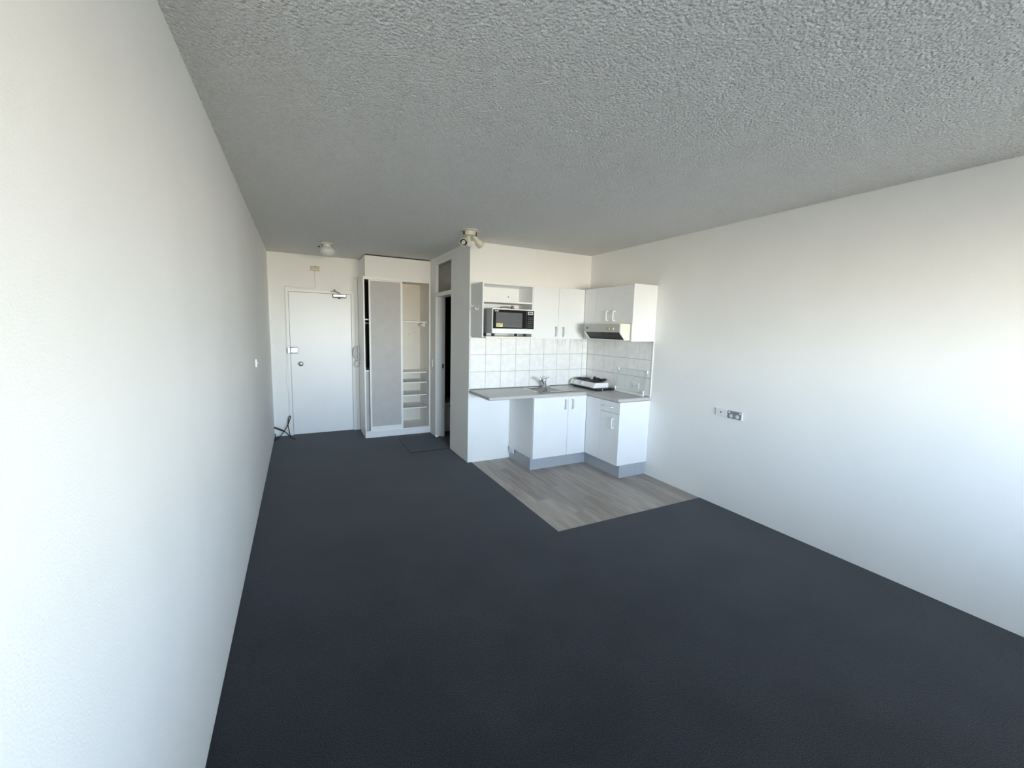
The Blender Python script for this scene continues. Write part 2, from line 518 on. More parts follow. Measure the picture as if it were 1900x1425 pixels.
# window behind the camera
w1 = sroot('window_1', ((WIN_X0 + WIN_X1) / 2, FY - 0.08, WIN_Z0))
fr = MB()
fw = 0.045
ya, yb = FY - 0.11, FY - 0.06
fr.box(WIN_X0, WIN_X1, ya, yb, WIN_Z0, WIN_Z0 + fw); fr.box(WIN_X0, WIN_X1, ya, yb, WIN_Z1 - fw, WIN_Z1)
xs = [WIN_X0 + (WIN_X1 - WIN_X0) * k / 3 for k in range(4)]
for k, xx in enumerate(xs):
    c = min(max(xx, WIN_X0 + fw / 2), WIN_X1 - fw / 2)
    fr.box(c - fw / 2, c + fw / 2, ya + 0.001, yb - 0.001, WIN_Z0 + fw, WIN_Z1 - fw)
fr.build('window_frame', M['alu'], w1)
for k in range(3):
    B(xs[k] + fw, xs[k + 1] - fw, FY - 0.088, FY - 0.082, WIN_Z0 + fw, WIN_Z1 - fw).build('pane', M['win_glass'], w1)
# unseen balcony outside the window: floor slab, slab of the storey above, added light blockers
struct(B(-1.0, W + 1.0, FY - 1.75, FY - 0.15, -0.2, -0.04).build('floor_unseen_balcony', M['unseen_balcony_concrete']))
struct(B(-1.0, W + 1.0, FY - 1.75, FY - 0.15, H + 0.02, H + 0.2).build('ceiling_unseen_balcony', M['unseen_balcony_concrete']))
struct(B(-1.0, W + 1.0, FY - 1.87, FY - 1.75, -0.2, 1.12).build('wall_ground_blocker', M['unseen_balcony_concrete']))  # unseen parapet, added to block light from the ground
struct(B(-1.0, W + 1.0, FY - 1.87, FY - 1.75, 1.98, H + 0.2).build('trim_sky_blocker', M['unseen_balcony_concrete']))  # unseen beam, added to cut off the high sky

# ------------------------------------------------------------------ bathroom beyond the doorway
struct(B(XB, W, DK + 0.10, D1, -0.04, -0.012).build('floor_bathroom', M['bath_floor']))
struct(B(XP + 0.116, W, D1 - 0.02, D1, -0.012, H).build('wall_bathroom_unlit', M['unlit_lining']))  # lining coloured near-black to paint the unlit room
struct(B(3.2, 3.22, DK + 0.10, D1 - 0.02, -0.012, H).build('wall_added_unlit_lining', M['unlit_lining']))  # added lining, its darkness painted in
struct(B(XP + 0.117, 3.2, DK + 0.1005, DK + 0.115, -0.012, H).build('wall_bathroom_side_unlit', M['unlit_lining']))  # same painted darkness on the near side

d2 = sroot('door_2', (XP, DY1, 0))
B(XP - 0.004, XP + 0.10, DY1, DY1 + 0.0695, 0.0005, 2.5345).build('jamb', M['white_paint'], d2, bevel=0.003)
B(XP + 0.10, XP + 0.146, DY1 + 0.012, DY1 + 0.0695, -0.0115, 2.05).build('jamb', M['white_paint'], d2, bevel=0.002)
B(XP - 0.004, XP + 0.14, DY0 + 0.04, DY1 + 0.001, 2.05, 2.105).build('door_head', M['white_paint'], d2, bevel=0.003)
B(XP + 0.0, XP + 0.10, DY0 + 0.04, DY1 + 0.001, 2.492, 2.5345).build('transom_head', M['white_paint'], d2, bevel=0.003)
B(XP + 0.001, XP + 0.12, DY0 + 0.0005, DY0 + 0.04, 0.0005, 2.534).build('jamb', M['white_paint'], d2)
B(XP + 0.038, XP + 0.044, DY0 + 0.04, DY1, 2.105, 2.492).build('pane', M['transom'], d2)
B(XP + 0.10, XP + 0.124, DY1 + 0.009, DY1 + 0.0119, 1.02, 1.085).build('strike_plate', M['black'], d2)

van = thing('vanity_cabinet', (2.75, 6.1, -0.012), 'pale low vanity cabinet in the dark bathroom beyond the doorway', 'cabinet')
B(2.30, 3.15, 6.0, 6.50, -0.0115, 0.43).build('body', M['plastic'], van)
B(2.29, 3.16, 5.985, 6.51, 0.43, 0.45).build('top', M['plastic'], van)
MB().lathe((2.44, 6.0, 0.40), (0, -1, 0), [(0, 0.008), (0.012, 0.008), (0.02, 0.014), (0.028, 0.012), (0.03, 0.001)]).build('knob', M['chrome'], van)

# ------------------------------------------------------------------ entry door
d1 = sroot('door_1', (0.66, D1, 0))
jb = MB()
jb.cells([0.205, 0.243, 1.077, 1.115], [0.0, 2.0745, 2.115], lambda x, z: not (0.243 < x < 1.077 and z < 2.0745), D1 - 0.012, D1 + 0.08, lambda u, v, w: (u, w, v))
jb.build('door_frame', M['white_paint'], d1, bevel=0.003)
B(0.243, 1.077, D1 + 0.03, D1 + 0.045, 0.0, 2.0745).build('door_stop', M['black'], d1)
B(0.2465, 1.0735, D1 - 0.006, D1 + 0.03, 0.007, 2.071).build('door_leaf', M['door_paint'], d1, bevel=0.0015)
lk = B(0.2485, 0.335, D1 - 0.034, D1 - 0.006, 1.208, 1.282).build('rim_lock', M['chrome'], d1, bevel=0.004)
B(0.2485, 0.337, D1 - 0.030, D1 - 0.006, 1.200, 1.208).build('lock_edge', M['black'], lk)
B(0.2485, 0.337, D1 - 0.030, D1 - 0.006, 1.282, 1.290).build('lock_edge', M['black'], lk)
MB().lathe((0.302, D1 - 0.034, 1.245), (0, -1, 0), [(0, 0.012), (0.01, 0.012), (0.012, 0.01)], 16).build('thumb_turn', M['steel'], lk)
kp = B(0.206, 0.2455, D1 - 0.036, D1 - 0.012, 1.206, 1.284).build('lock_keeper', M['chrome'], d1, bevel=0.004)
B(0.2405, 0.2465, D1 - 0.037, D1 - 0.012, 1.200, 1.290).build('keeper_gap', M['black'], kp)
B(0.200, 0.206, D1 - 0.030, D1 - 0.0, 1.206, 1.284).build('keeper_edge', M['black'], kp)
kn = MB().lathe((0.372, D1 - 0.006, 1.05), (0, -1, 0), [(0, 0.032), (0.006, 0.032), (0.010, 0.024), (0.024, 0.013), (0.034, 0.016), (0.044, 0.030), (0.054, 0.033), (0.064, 0.030), (0.069, 0.02), (0.071, 0.002)], 28).build('door_knob', M['steel'], d1)
cl = B(0.825, 1.005, D1 - 0.056, D1 - 0.006, 2.026, 2.066).build('door_closer', M['steel'], d1, bevel=0.006)
B(0.823, 0.831, D1 - 0.058, D1 - 0.006, 2.022, 2.070).build('closer_end_cap', M['black'], cl)
B(0.999, 1.007, D1 - 0.058, D1 - 0.006, 2.022, 2.070).build('closer_end_cap', M['black'], cl)
B(0.827, 1.003, D1 - 0.054, D1 - 0.006, 2.016, 2.026).build('closer_base', M['black'], cl)
B(0.827, 1.003, D1 - 0.054, D1 - 0.006, 2.066, 2.071).build('closer_base', M['black'], cl)
MB().cyl((0.912, D1 - 0.032, 2.016), (0.912, D1 - 0.032, 2.0), 0.014).build('closer_spindle', M['black'], cl)
arm = MB()
arm.tube([(0.912, D1 - 0.032, 2.071), (0.912, D1 - 0.032, 2.090), (0.850, D1 - 0.10, 2.106)], 0.007, 8)
arm.tube([(0.850, D1 - 0.10, 2.106), (0.846, D1 - 0.09, 2.128)], 0.010, 8)
arm.tube([(0.850, D1 - 0.10, 2.106), (0.800, D1 - 0.02, 2.103)], 0.006, 8)
arm.build('closer_arm', M['steel'], cl)

# ------------------------------------------------------------------ wardrobe
wd = thing('wardrobe', ((1.18 + XP) / 2, (D2 + D1) / 2, 0), 'tall white built-in wardrobe with grey sliding door and open shelves', 'wardrobe')
WX0 = 1.174
WT = 2.302
B(WX0, WX0 + 0.018, D2, D1, 0.001, WT).build('side_panel', M['white_paint'], wd)
B(XP - 0.020, XP - 0.001, D2, D1, 0.001, WT).build('side_panel', M['white_paint'], wd)
B(1.708, XP - 0.020, D1 - 0.055, D1 - 0.04, 0.09, WT - 0.02).build('back_panel', M['interior'], wd)
B(WX0 + 0.018, 1.708, D1 - 0.055, D1 - 0.04, 0.09, WT - 0.02).build('back_panel', M['lining_shade'], wd)  # back panel coloured dark to paint the shade seen through the door gap
B(WX0 + 0.018, XP - 0.020, D2 + 0.005, D1 - 0.055, 0.085, 0.10).build('bottom_board', M['white_paint'], wd)
B(WX0 + 0.018, XP - 0.020, D2 + 0.01, D1 - 0.04, WT - 0.02, WT - 0.001).build('top_board', M['interior'], wd)
B(WX0, XP - 0.001, D2 - 0.006, D2 + 0.012, 0.001, 0.092).build('plinth', M['white_paint'], wd, bevel=0.002)
B(WX0, XP - 0.001, D2 - 0.008, D2 + 0.010, 2.258, WT).build('top_rail', M['white_paint'], wd, bevel=0.002)
B(1.708, 1.716, D2 + 0.09, D1 - 0.055, 0.10, WT - 0.02).build('divider', M['interior'], wd)
B(1.70, 1.708, D2 + 0.09, D1 - 0.055, 0.10, WT - 0.02).build('divider', M['lining_shade'], wd)  # this face carries the same painted shade
def ward_door(x0, x1, y0, y1):
    d = B(x0 + 0.02, x1 - 0.02, y0 + 0.005, y1 - 0.003, 0.16, 2.25).build('sliding_door', M['panel_grey'], wd)
    B(x0, x0 + 0.022, y0, y1, 0.098, 2.258).build('stile', M['white_paint'], d, bevel=0.002)
    B(x1 - 0.030, x1, y0, y1, 0.098, 2.258).build('stile', M['white_paint'], d, bevel=0.002)
    B(x0 + 0.022, x1 - 0.030, y0, y1, 0.098, 0.160).build('bottom_rail', M['white_paint'], d, bevel=0.002)
    B(x0 + 0.022, x1 - 0.030, y0, y1, 2.245, 2.258).build('door_top_rail', M['white_paint'], d)
ward_door(1.250, 1.722, D2 + 0.012, D2 + 0.034)
ward_door(1.262, 1.712, D2 + 0.046, D2 + 0.068)
for z in (1.70, 0.940, 0.785, 0.592, 0.395):
    B(1.716, 2.100, D2 + 0.075, D1 - 0.055, z - 0.016, z).build('shelf', M['white_paint'], wd, bevel=0.001)
B(WX0 + 0.018, 1.70, D2 + 0.08, D1 - 0.055, 1.70, 1.716).build('shelf', M['white_paint'], wd)
B(WX0 + 0.018, 1.70, D2 + 0.08, D1 - 0.055, 0.965, 0.98).build('shelf', M['white_paint'], wd)
B(WX0 + 0.018, 1.70, D2 + 0.09, D2 + 0.105, 0.10, 0.965).build('drawer_front', M['panel_grey'], wd)
MB().tube([(WX0 + 0.018, 6.27, 1.655), (1.70, 6.27, 1.655)], 0.012, 10).build('hanging_rail', M['handle'], wd)
br = MB(); br.box(2.096, 2.114, 6.24, 6.30, 1.62, 1.684); br.tube([(2.06, 6.27, 1.650), (2.10, 6.27, 1.650)], 0.013, 10)
br.build('rail_bracket', M['white_paint'], wd)
MB().lathe((1.94, D1 - 0.055, 1.50), (0, -1, 0), [(0, 0.008), (0.003, 0.008), (0.004, 0.001)], 10).build('screw', M['brown'], wd)
B(1.204, XP - 0.001, D2 + 0.004, D1 - 0.002, WT, 2.584).build('bulkhead', M['wall'], wd)
B(1.218, XP - 0.002, D2 + 0.016, D2 + 0.03, 2.584, H - 0.0005).build('shadow_strip', M['black_soft'], wd)  # black strip painting the shadow line under the ceiling
B(1.218, 1.23, D2 + 0.03, D1 - 0.002, 2.584, H - 0.0005).build('shadow_strip', M['black_soft'], wd)  # shadow line continued along the bulkhead side, painted black

# cover strip beside the wardrobe
struct(B(1.133, 1.172, D1 - 0.018, D1, 0.001, 2.31).build('trim_1', M['white_paint'], bevel=0.003))

# intercom handset on the wardrobe side
ip = thing('intercom_phone', (WX0, 6.47, 1.2), 'white intercom handset hung on the side of the wardrobe', 'intercom')
B(WX0 - 0.030, WX0 - 0.0005, 6.44, 6.51, 1.105, 1.315).build('base_plate', M['handle'], ip, bevel=0.008)
hp = [(WX0 - 0.034, 6.465, 1.305), (WX0 - 0.062, 6.465, 1.285), (WX0 - 0.078, 6.465, 1.245), (WX0 - 0.080, 6.465, 1.205), (WX0 - 0.072, 6.465, 1.160), (WX0 - 0.050, 6.465, 1.125), (WX0 - 0.034, 6.465, 1.112)]
MB().tube(smooth_path(hp), 0.014, 10).build('handset', M['handle'], ip)
cc = [(WX0 - 0.02, 6.465, 1.105)]
for k in range(40):
    a = 2 * math.pi * k / 39
    cc.append((WX0 - 0.040 + 0.034 * math.sin(a) * (-1) - 0.0, 6.465 + 0.004 * math.sin(6 * a), 1.04 + 0.048 * math.cos(a)))
MB().tube(cc, 0.007, 6).build('curly_cord', M['handle'], ip)

# ------------------------------------------------------------------ junction box, flex and black cable at the entry
jx = thing('junction_box', (0.598, D1, 2.38), 'small beige junction box high above the entry door', 'junction box')
B(0.540, 0.656, D1 - 0.028, D1 - 0.0005, 2.384, 2.449).build('cover', M['beige_plastic'], jx, bevel=0.004)
B(0.545, 0.651, D1 - 0.0295, D1 - 0.028, 2.398, 2.403).build('cover_ridge', M['cream'], jx)
B(0.585, 0.612, D1 - 0.031, D1 - 0.028, 2.437, 2.447).build('cable_entry', M['brown'], jx)
fx = smooth_path([(0.594, D1 - 0.02, 2.384), (0.592, D1 - 0.008, 2.30), (0.596, D1 - 0.008, 2.18), (0.585, D1 - 0.008, 2.140), (0.52, D1 - 0.008, 2.131), (0.38, D1 - 0.008, 2.133), (0.23, D1 - 0.008, 2.145), (0.2, D1 - 0.008, 2.13),
                  (0.199, D1 - 0.008, 1.95), (0.197, D1 - 0.008, 1.5), (0.190, D1 - 0.008, 1.3), (0.193, D1 - 0.008, 1.08), (0.178, D1 - 0.008, 0.93), (0.176, D1 - 0.008, 0.78), (0.195, D1 - 0.008, 0.62), (0.198, D1 - 0.008, 0.45), (0.205, D1 - 0.014, 0.28)], 5)
tag(MB().tube(fx, 0.0055, 8).build('white_flex', M['cabinet_edge'], origin=(0.2, D1, 0.28)), 'thin white flex running from the junction box around the entry door frame', 'cable')
CAMC = Vector((0.3586, 0, 1.6122))
bc = thing('black_cable', (0.12, 6.45, 0.0), 'black cable twisted in loops on the carpet by the entry door', 'cable')
c1 = [(0.022, 6.335, 0.006), (0.055, 6.42, 0.008), (0.095, 6.46, 0.05), (0.135, 6.46, 0.105), (0.178, 6.47, 0.185), (0.200, 6.48, 0.245), (0.214, 6.50, 0.285), (0.205, 6.50, 0.300), (0.190, 6.49, 0.28), (0.180, 6.48, 0.225), (0.178, 6.47, 0.17), (0.188, 6.46, 0.10), (0.200, 6.44, 0.03), (0.222, 6.38, 0.006), (0.262, 6.30, 0.005)]
MB().tube(smooth_path(c1, 5), 0.006, 8).build('cable_loop', M['black_soft'], bc)
c2 = [(0.215, 6.36, 0.006), (0.190, 6.42, 0.03), (0.135, 6.44, 0.085), (0.085, 6.42, 0.115), (0.030, 6.36, 0.160), (0.012, 6.32, 0.18), (0.020, 6.32, 0.188), (0.060, 6.38, 0.155), (0.105, 6.43, 0.115), (0.140, 6.45, 0.085)]
MB().tube(smooth_path(c2, 5), 0.006, 8).build('cable_loop', M['black_soft'], bc)
MB().tube(smooth_path([(0.012, 6.50, 0.055), (0.012, 6.49, 0.02), (0.016, 6.42, 0.007), (0.018, 6.30, 0.006)], 4), 0.006, 8).build('cable_end', M['black_soft'], bc)

# ------------------------------------------------------------------ switches and sockets
def plate_on_x(xw, sgn, y0, y1, z0, z1, t, name, label, m, cat='switch', group=None):
    """plate on a wall whose face is x = xw, pointing along sgn"""
    r = thing(name, (xw, (y0 + y1) / 2, (z0 + z1) / 2), label, cat, group)
    B(xw + sgn * 0.0003, xw + sgn * t, y0, y1, z0, z1).build('face_plate', m, r, bevel=0.002)
    return r
r = plate_on_x(0.0, 1, 4.245, 4.36, 1.222, 1.296, 0.012, 'light_switch', 'white light switch plate on the left wall', M['plastic'])
B(0.012, 0.016, 4.285, 4.32, 1.25, 1.268).build('rocker', M['plastic'], r, bevel=0.001)
r = plate_on_x(XP, -1, 5.862, 5.934, 1.03, 1.145, 0.010, 'light_switch', 'white light switch between the wardrobe and the bathroom doorway', M['plastic'])
B(XP - 0.014, XP - 0.010, 5.885, 5.911, 1.07, 1.105).build('rocker', M['handle'], r, bevel=0.001)

r = plate_on_x(W, -1, 2.350, 2.464, 0.857, 0.926, 0.010, 'antenna_plate', 'white antenna wall plate with one centre hole on right wall', M['plastic'], 'wall plate')
MB().lathe((W - 0.010, 2.411, 0.893), (-1, 0, 0), [(0, 0.006), (0.001, 0.006), (0.0012, 0.001)], 14).build('antenna_hole', M['black'], r)
r = plate_on_x(W, -1, 2.214, 2.340, 0.853, 0.922, 0.012, 'power_outlet', 'grey double power outlet with white sockets on right wall', M['grey_plastic'], 'power outlet')
for yy in (2.246, 2.306):
    MB().lathe((W - 0.012, yy + 0.004, 0.876), (-1, 0, 0), [(0, 0.018), (0.002, 0.018), (0.003, 0.016), (0.0031, 0.001)], 20).build('socket', M['handle'], r)
for yy in (2.226, 2.328):
    B(W - 0.017, W - 0.012, yy - 0.007, yy + 0.007, 0.902, 0.916).build('switch_rocker', M['plastic'], r, bevel=0.001)
B(W - 0.008, W - 0.0006, 2.2085, 2.2135, 0.851, 0.925).build('mounting_block', M['plastic'], r)

# ------------------------------------------------------------------ ceiling lamps
gl = thing('globe_light', (0.705, 5.53, H), 'opal glass globe light on the ceiling near the entry door', 'ceiling light')
MB().lathe((0.705, 5.53, H), (0, 0, -1), [(0, 0.075), (0.010, 0.075), (0.014, 0.060), (0.040, 0.056), (0.044, 0.050)], 28).build('ceiling_rose', M['fixture'], gl)
MB().lathe((0.705, 5.53, H - 0.034), (0, 0, -1), [(0, 0.046), (0.006, 0.058), (0.020, 0.074), (0.040, 0.087), (0.060, 0.091), (0.080, 0.085), (0.098, 0.066), (0.108, 0.038), (0.112, 0.001)], 32).build('globe', M['opal'], gl)
for a in (200, 320, 80):
    ca, sa = math.cos(math.radians(a)), math.sin(math.radians(a))
    MB().cyl((0.705 + 0.05 * ca, 5.53 + 0.05 * sa, H - 0.028), (0.705 + 0.068 * ca, 5.53 + 0.068 * sa, H - 0.028), 0.005, n=10).build('retaining_screw', M['black'], gl)
B(0.600, 0.622, 5.525, 5.545, H - 0.052, H - 0.040).build('clip', M['black'], gl)

sp = thing('spotlight_cluster', (1.945, 3.98, H), 'cream ceiling spotlight with three swivelling lamp heads', 'ceiling light')
SX, SY = 1.945, 3.98
MB().lathe((SX, SY, H), (0, 0, -1), [(0, 0.092), (0.006, 0.092), (0.012, 0.080), (0.013, 0.064), (0.050, 0.060), (0.054, 0.052)], 32).build('ceiling_plate', M['fixture'], sp)
for a in (190, 350):
    ca, sa = math.cos(math.radians(a)), math.sin(math.radians(a))
    B(SX + 0.066 * ca - 0.006, SX + 0.066 * ca + 0.006, SY + 0.066 * sa - 0.008, SY + 0.066 * sa + 0.008, H - 0.050, H - 0.014).build('vent', M['black'], sp)
MB().lathe((SX - 0.012, SY - 0.062, H - 0.026), (-0.1, -1, 0), [(0, 0.006), (0.004, 0.006), (0.006, 0.002)], 12).build('screw', M['plastic'], sp)
def spot(p0, p1, lamp):
    p0, p1 = Vector(p0), Vector(p1)
    d = p1 - p0; L = d.length; a = d.normalized()
    prof = [(-0.016, 0.010), (-0.010, 0.020), (0, 0.024), (L * 0.40, 0.025), (L * 0.52, 0.031), (L * 0.66, 0.039), (L * 0.85, 0.041), (L, 0.041), (L + 0.003, 0.039), (L, 0.036), (L - 0.04, 0.034), (L - 0.045, 0.002)]
    h = MB().lathe(p0, a, prof, 28).build('lamp_head', M['fixture'], sp)
    MB().lathe(p0 + a * (L - 0.0395), a, [(0, 0.0338), (0.001, 0.0338), (0.0015, 0.0)], 24).build('reflector', M['black'], h)
    if lamp:
        e1 = a.orthogonal().normalized(); e2 = a.cross(e1)
        c = p0 + a * (L - 0.038)
        MB().lathe(c, a, [(0, 0.017), (0.016, 0.017), (0.020, 0.012)], 20).build('bulb_base', M['handle'], h)
        pts = []
        for k in range(49):
            t = k / 48; an = 4 * math.pi * t
            rr = 0.015
            pts.append(c + a * (0.018 + 0.020 * t) + (e1 * math.cos(an) + e2 * math.sin(an)) * rr)
        MB().tube(pts, 0.004, 8).build('bulb_spiral', M['plastic'], h)
    else:
        MB().lathe(p0 + a * (L - 0.03), a, [(0, 0.020), (0.025, 0.026), (0.038, 0.024), (0.044, 0.012), (0.045, 0.001)], 20).build('bulb', M['opal'], h)
spot((1.888, 3.972, 2.512), (1.836, 3.868, 2.449), True)
spot((2.000, 4.005, 2.552), (2.100, 4.045, 2.480), False)
spot((1.942, 4.010, 2.540), (1.956, 4.020, 2.462), False)

# ------------------------------------------------------------------ carpet offcut
tag(MB().box(1.600, 2.128, 5.055, 5.770, 0.0005, 0.007).build('carpet_mat', M['mat'], bevel=0.003, origin=(1.86, 5.41, 0)), 'rectangular charcoal carpet mat lying before the bathroom doorway', 'mat')

# ------------------------------------------------------------------ kitchen wall tiles
def add_tiles(parent, us, zs, kind):
    cache = {}
    for i in range(len(us) - 1):
        for j in range(len(zs) - 1):
            a, b = us[i], us[i + 1]; z0, z1 = zs[j], zs[j + 1]
            g = 0.0022
            key = (round(abs(b - a), 4), round(z1 - z0, 4))
            lo = min(a, b)
            loc = (lo, DK, z0) if kind == 'y' else (W, lo, z0)
            if key not in cache:
                w_, h_ = key
                if kind == 'y': mb = MB().box(g, w_ - g, -0.0075, -0.0005, g, h_ - g)
                else: mb = MB().box(-0.0075, -0.0005, g, w_ - g, g, h_ - g)
                o = mb.build('tile', M['tile'], None, bevel=0.0015, segs=1)
                cache[key] = o
            else:
                o = bpy.data.objects.new('tile', cache[key].data); COL.objects.link(o)
                b_ = o.modifiers.new('bevel', 'BEVEL'); b_.width = 0.0015; b_.segments = 1; b_.limit_method = 'ANGLE'
            o.parent = parent; o.location = loc
ZL = [0.8975, 1.102, 1.3065, 1.511]
ux = [2.1475, 2.346] + [2.346 + 0.2043 * k for k in range(1, 8)] + [W - 0.009]
B(2.1355, W - 0.0005, DK - 0.004, DK + 0.001, 0.89, 1.513).build('grout_bed', M['grout'], wk)
add_tiles(wk, ux, ZL, 'y')
B(W - 0.004, W + 0.001, 3.2815, DK - 0.004, 0.89, 1.513).build('grout_bed', M['grout'], wr)
uy = [3.2835, 3.484, 3.686, 3.888, 4.090, 4.292, DK - 0.009]
add_tiles(wr, uy, ZL, 'x')
struct(B(W - 0.012, W, 3.268, 3.2815, 0.8915, 1.513).build('trim_2', M['plastic'], bevel=0.002))
struct(B(2.1345, 2.146, DK - 0.011, DK, 0.8915, 1.513).build('trim_3', M['plastic'], bevel=0.002))

# ------------------------------------------------------------------ handles
def handle(p, axis_v, axis_n, L=0.104, out=0.030, r=0.0078, m='handle', name='handle', parent=None):
    """D-shaped pull: p centre on the door face, axis_v along the pull, axis_n outwards"""
    p, v, n = Vector(p), Vector(axis_v), Vector(axis_n)
    h = L / 2
    c = 0.012
    pts = [p + v * (-h), p + v * (-h) + n * (out - c), p + v * (-h + c * 0.3) + n * (out - c * 0.3), p + v * (-h + c) + n * out,
           p + v * (h - c) + n * out, p + v * (h - c * 0.3) + n * (out - c * 0.3), p + v * h + n * (out - c), p + v * h]
    mb = MB().tube(pts, r, 10)
    for s in (-h, h):
        mb.cyl(p + v * s, p + v * s + n * 0.004, 0.010, n=14)
    return mb.build(name, M[m], parent)
NY, NX, ZV = (0, -1, 0), (-1, 0, 0), (0, 0, 1)

# ------------------------------------------------------------------ base cabinets
KZ = 0.146
CT = 0.8527     # underside of the worktop
sc_ = thing('sink_cabinet', (3.05, 4.1, 0), 'white two-door base cabinet under the sink', 'cabinet')
BY = 3.8407; BX = 3.4272
B(2.690, 2.706, BY + 0.0175, DK - 0.001, KZ, CT).build('side_panel', M['cabinet'], sc_, bevel=0.001)
B(2.706, BX + 0.018, BY + 0.019, DK - 0.011, KZ, CT - 0.20).build('carcass', M['cabinet'], sc_)
B(2.706, BX + 0.018, BY + 0.019, BY + 0.034, CT - 0.2, CT).build('front_rail', M['cabinet'], sc_)
d = B(2.6925, 3.1575, BY, BY + 0.017, KZ + 0.002, CT - 0.006).build('door', M['cabinet'], sc_, bevel=0.0015)
handle((3.112, BY, 0.760), ZV, NY, parent=d)
d = B(3.1610, 3.4245, BY, BY + 0.017, KZ + 0.002, CT - 0.006).build('door', M['cabinet'], sc_, bevel=0.0015)
handle((3.215, BY, 0.760), ZV, NY, parent=d)
B(2.702, 3.486, 3.910, 3.925, -0.003, KZ - 0.001).build('kickboard', M['kick'], sc_)
B(2.702, 2.717, 3.925, DK - 0.001, -0.003, KZ - 0.001).build('kickboard', M['kick'], sc_)

dc = thing('drawer_cabinet', (3.65, 3.55, 0), 'white base cabinet with one drawer over a door at the right wall', 'cabinet')
B(BX, W - 0.001, 3.275, 3.293, KZ + 0.004, CT).build('end_panel', M['cabinet'], dc, bevel=0.001)
B(BX + 0.019, W - 0.013, 3.293, BY + 0.018, KZ, CT).build('carcass', M['cabinet'], dc)
B(BX, BX + 0.017, 3.589, BY - 0.002, KZ + 0.002, CT - 0.006).build('filler_panel', M['cabinet'], dc, bevel=0.0015)
d = B(BX, BX + 0.017, 3.2955, 3.5855, 0.7245, CT - 0.006).build('drawer', M['cabinet'], dc, bevel=0.0015)
handle((BX, 3.447, 0.787), (0, 1, 0), NX, m='plastic', parent=d, L=0.118)
d = B(BX, BX + 0.017, 3.2955, 3.5855, KZ + 0.002, 0.7205).build('door', M['cabinet'], dc, bevel=0.0015)
handle((BX, 3.362, 0.610), ZV, NX, m='plastic', parent=d)
B(3.486, 3.501, 3.297, 3.909, -0.003, KZ - 0.001).build('kickboard', M['kick'], dc)
B(3.501, W - 0.001, 3.2966, 3.311, -0.003, KZ - 0.001).build('kickboard', M['kick'], dc)

# outlet for the fridge on the cabinet side
r = thing('power_outlet', (2.69, 4.33, 0.11), 'small white power outlet low on the sink cabinet side', 'power outlet')
B(2.679, 2.6895, 4.275, 4.390, 0.088, 0.160).build('face_plate', M['plastic'], r, bevel=0.002)
for yy in (4.31, 4.355):
    B(2.677, 2.679, yy - 0.012, yy + 0.012, 0.105, 0.128).build('socket', M['handle'], r)

# ------------------------------------------------------------------ worktop
CZ = 0.8907
CFY, CFX, CEY, CX0 = 3.8465 - 0.006, 3.4144, 3.2885, 2.1365
SX0, SX1, SY0, SY1 = 2.800, 3.495, 3.925, 4.365     # sink cut-out rim
wt = thing('worktop', (3.0, 4.1, CT), 'grey laminate L-shaped kitchen worktop with rounded front edge', 'worktop')
cut = (SX0 + 0.012, SX1 - 0.012, SY0 + 0.012, SY1 - 0.012)
MB().cells([CX0, cut[0], CFX, cut[1], W - 0.001], [CEY, CFY, cut[2], cut[3], DK - 0.001],
           lambda x, y: (y > CFY or x > CFX) and not (cut[0] < x < cut[1] and cut[2] < y < cut[3]), CT + 0.0005, CZ,
           lambda u, v, w: (u, v, w)).build('laminate_top', M['counter'], wt, bevel=0.012, segs=4)
B(CX0 + 0.012, W - 0.009, DK - 0.019, DK - 0.009, CZ, CZ + 0.007).build('back_seal', M['counter_edge'], wt)

# sink
sk = thing('kitchen_sink', (3.15, 4.14, CZ), 'stainless steel inset sink with drainer set in the worktop', 'sink')
def rrect(x0, x1, y0, y1, r, n=6):
    pts = []
    for cx, cy, a0 in ((x1 - r, y1 - r, 0), (x0 + r, y1 - r, 90), (x0 + r, y0 + r, 180), (x1 - r, y0 + r, 270)):
        for k in range(n + 1):
            a = math.radians(a0 + 90 * k / n)
            pts.append((cx + r * math.cos(a), cy + r * math.sin(a)))
    return pts
def loops(mb, rings, cap_last=True):
    n = len(rings[0])
    vv = [p for rg in rings for p in rg]
    ff = []
    for i in range(len(rings) - 1):
        for k in range(n):
            k2 = (k + 1) % n
            ff.append((i * n + k, i * n + k2, (i + 1) * n + k2, (i + 1) * n + k))
    if cap_last: ff.append(tuple((len(rings) - 1) * n + k for k in range(n)))
    mb.add(vv, ff, True)
def z3(poly, z): return [(p[0], p[1], z) for p in poly]
BX0, BX1, BY0, BY1 = 2.850, 3.135, 3.975, 4.285
# raised rim of the whole sink
rim = MB()
loops(rim, [z3(rrect(SX0, SX1, SY0, SY1, 0.06), CZ + 0.0004), z3(rrect(SX0 + 0.004, SX1 - 0.004, SY0 + 0.004, SY1 - 0.004, 0.056), CZ + 0.006),
            z3(rrect(SX0 + 0.014, SX1 - 0.014, SY0 + 0.014, SY1 - 0.014, 0.048), CZ + 0.006), z3(rrect(SX0 + 0.020, SX1 - 0.020, SY0 + 0.020, SY1 - 0.020, 0.042), CZ + 0.004)], False)
rim.build('rim', M['steel'], sk)
deck = MB()
deck.cells([SX0 + 0.016, BX0 + 0.0, BX1 - 0.0, SX1 - 0.016], [SY0 + 0.016, BY0, BY1, SY1 - 0.016], lambda x, y: not (BX0 < x < BX1 and BY0 < y < BY1), CZ + 0.003, CZ + 0.005, lambda u, v, w: (u, v, w))
deck.build('deck', M['steel'], sk)
bowl = MB()
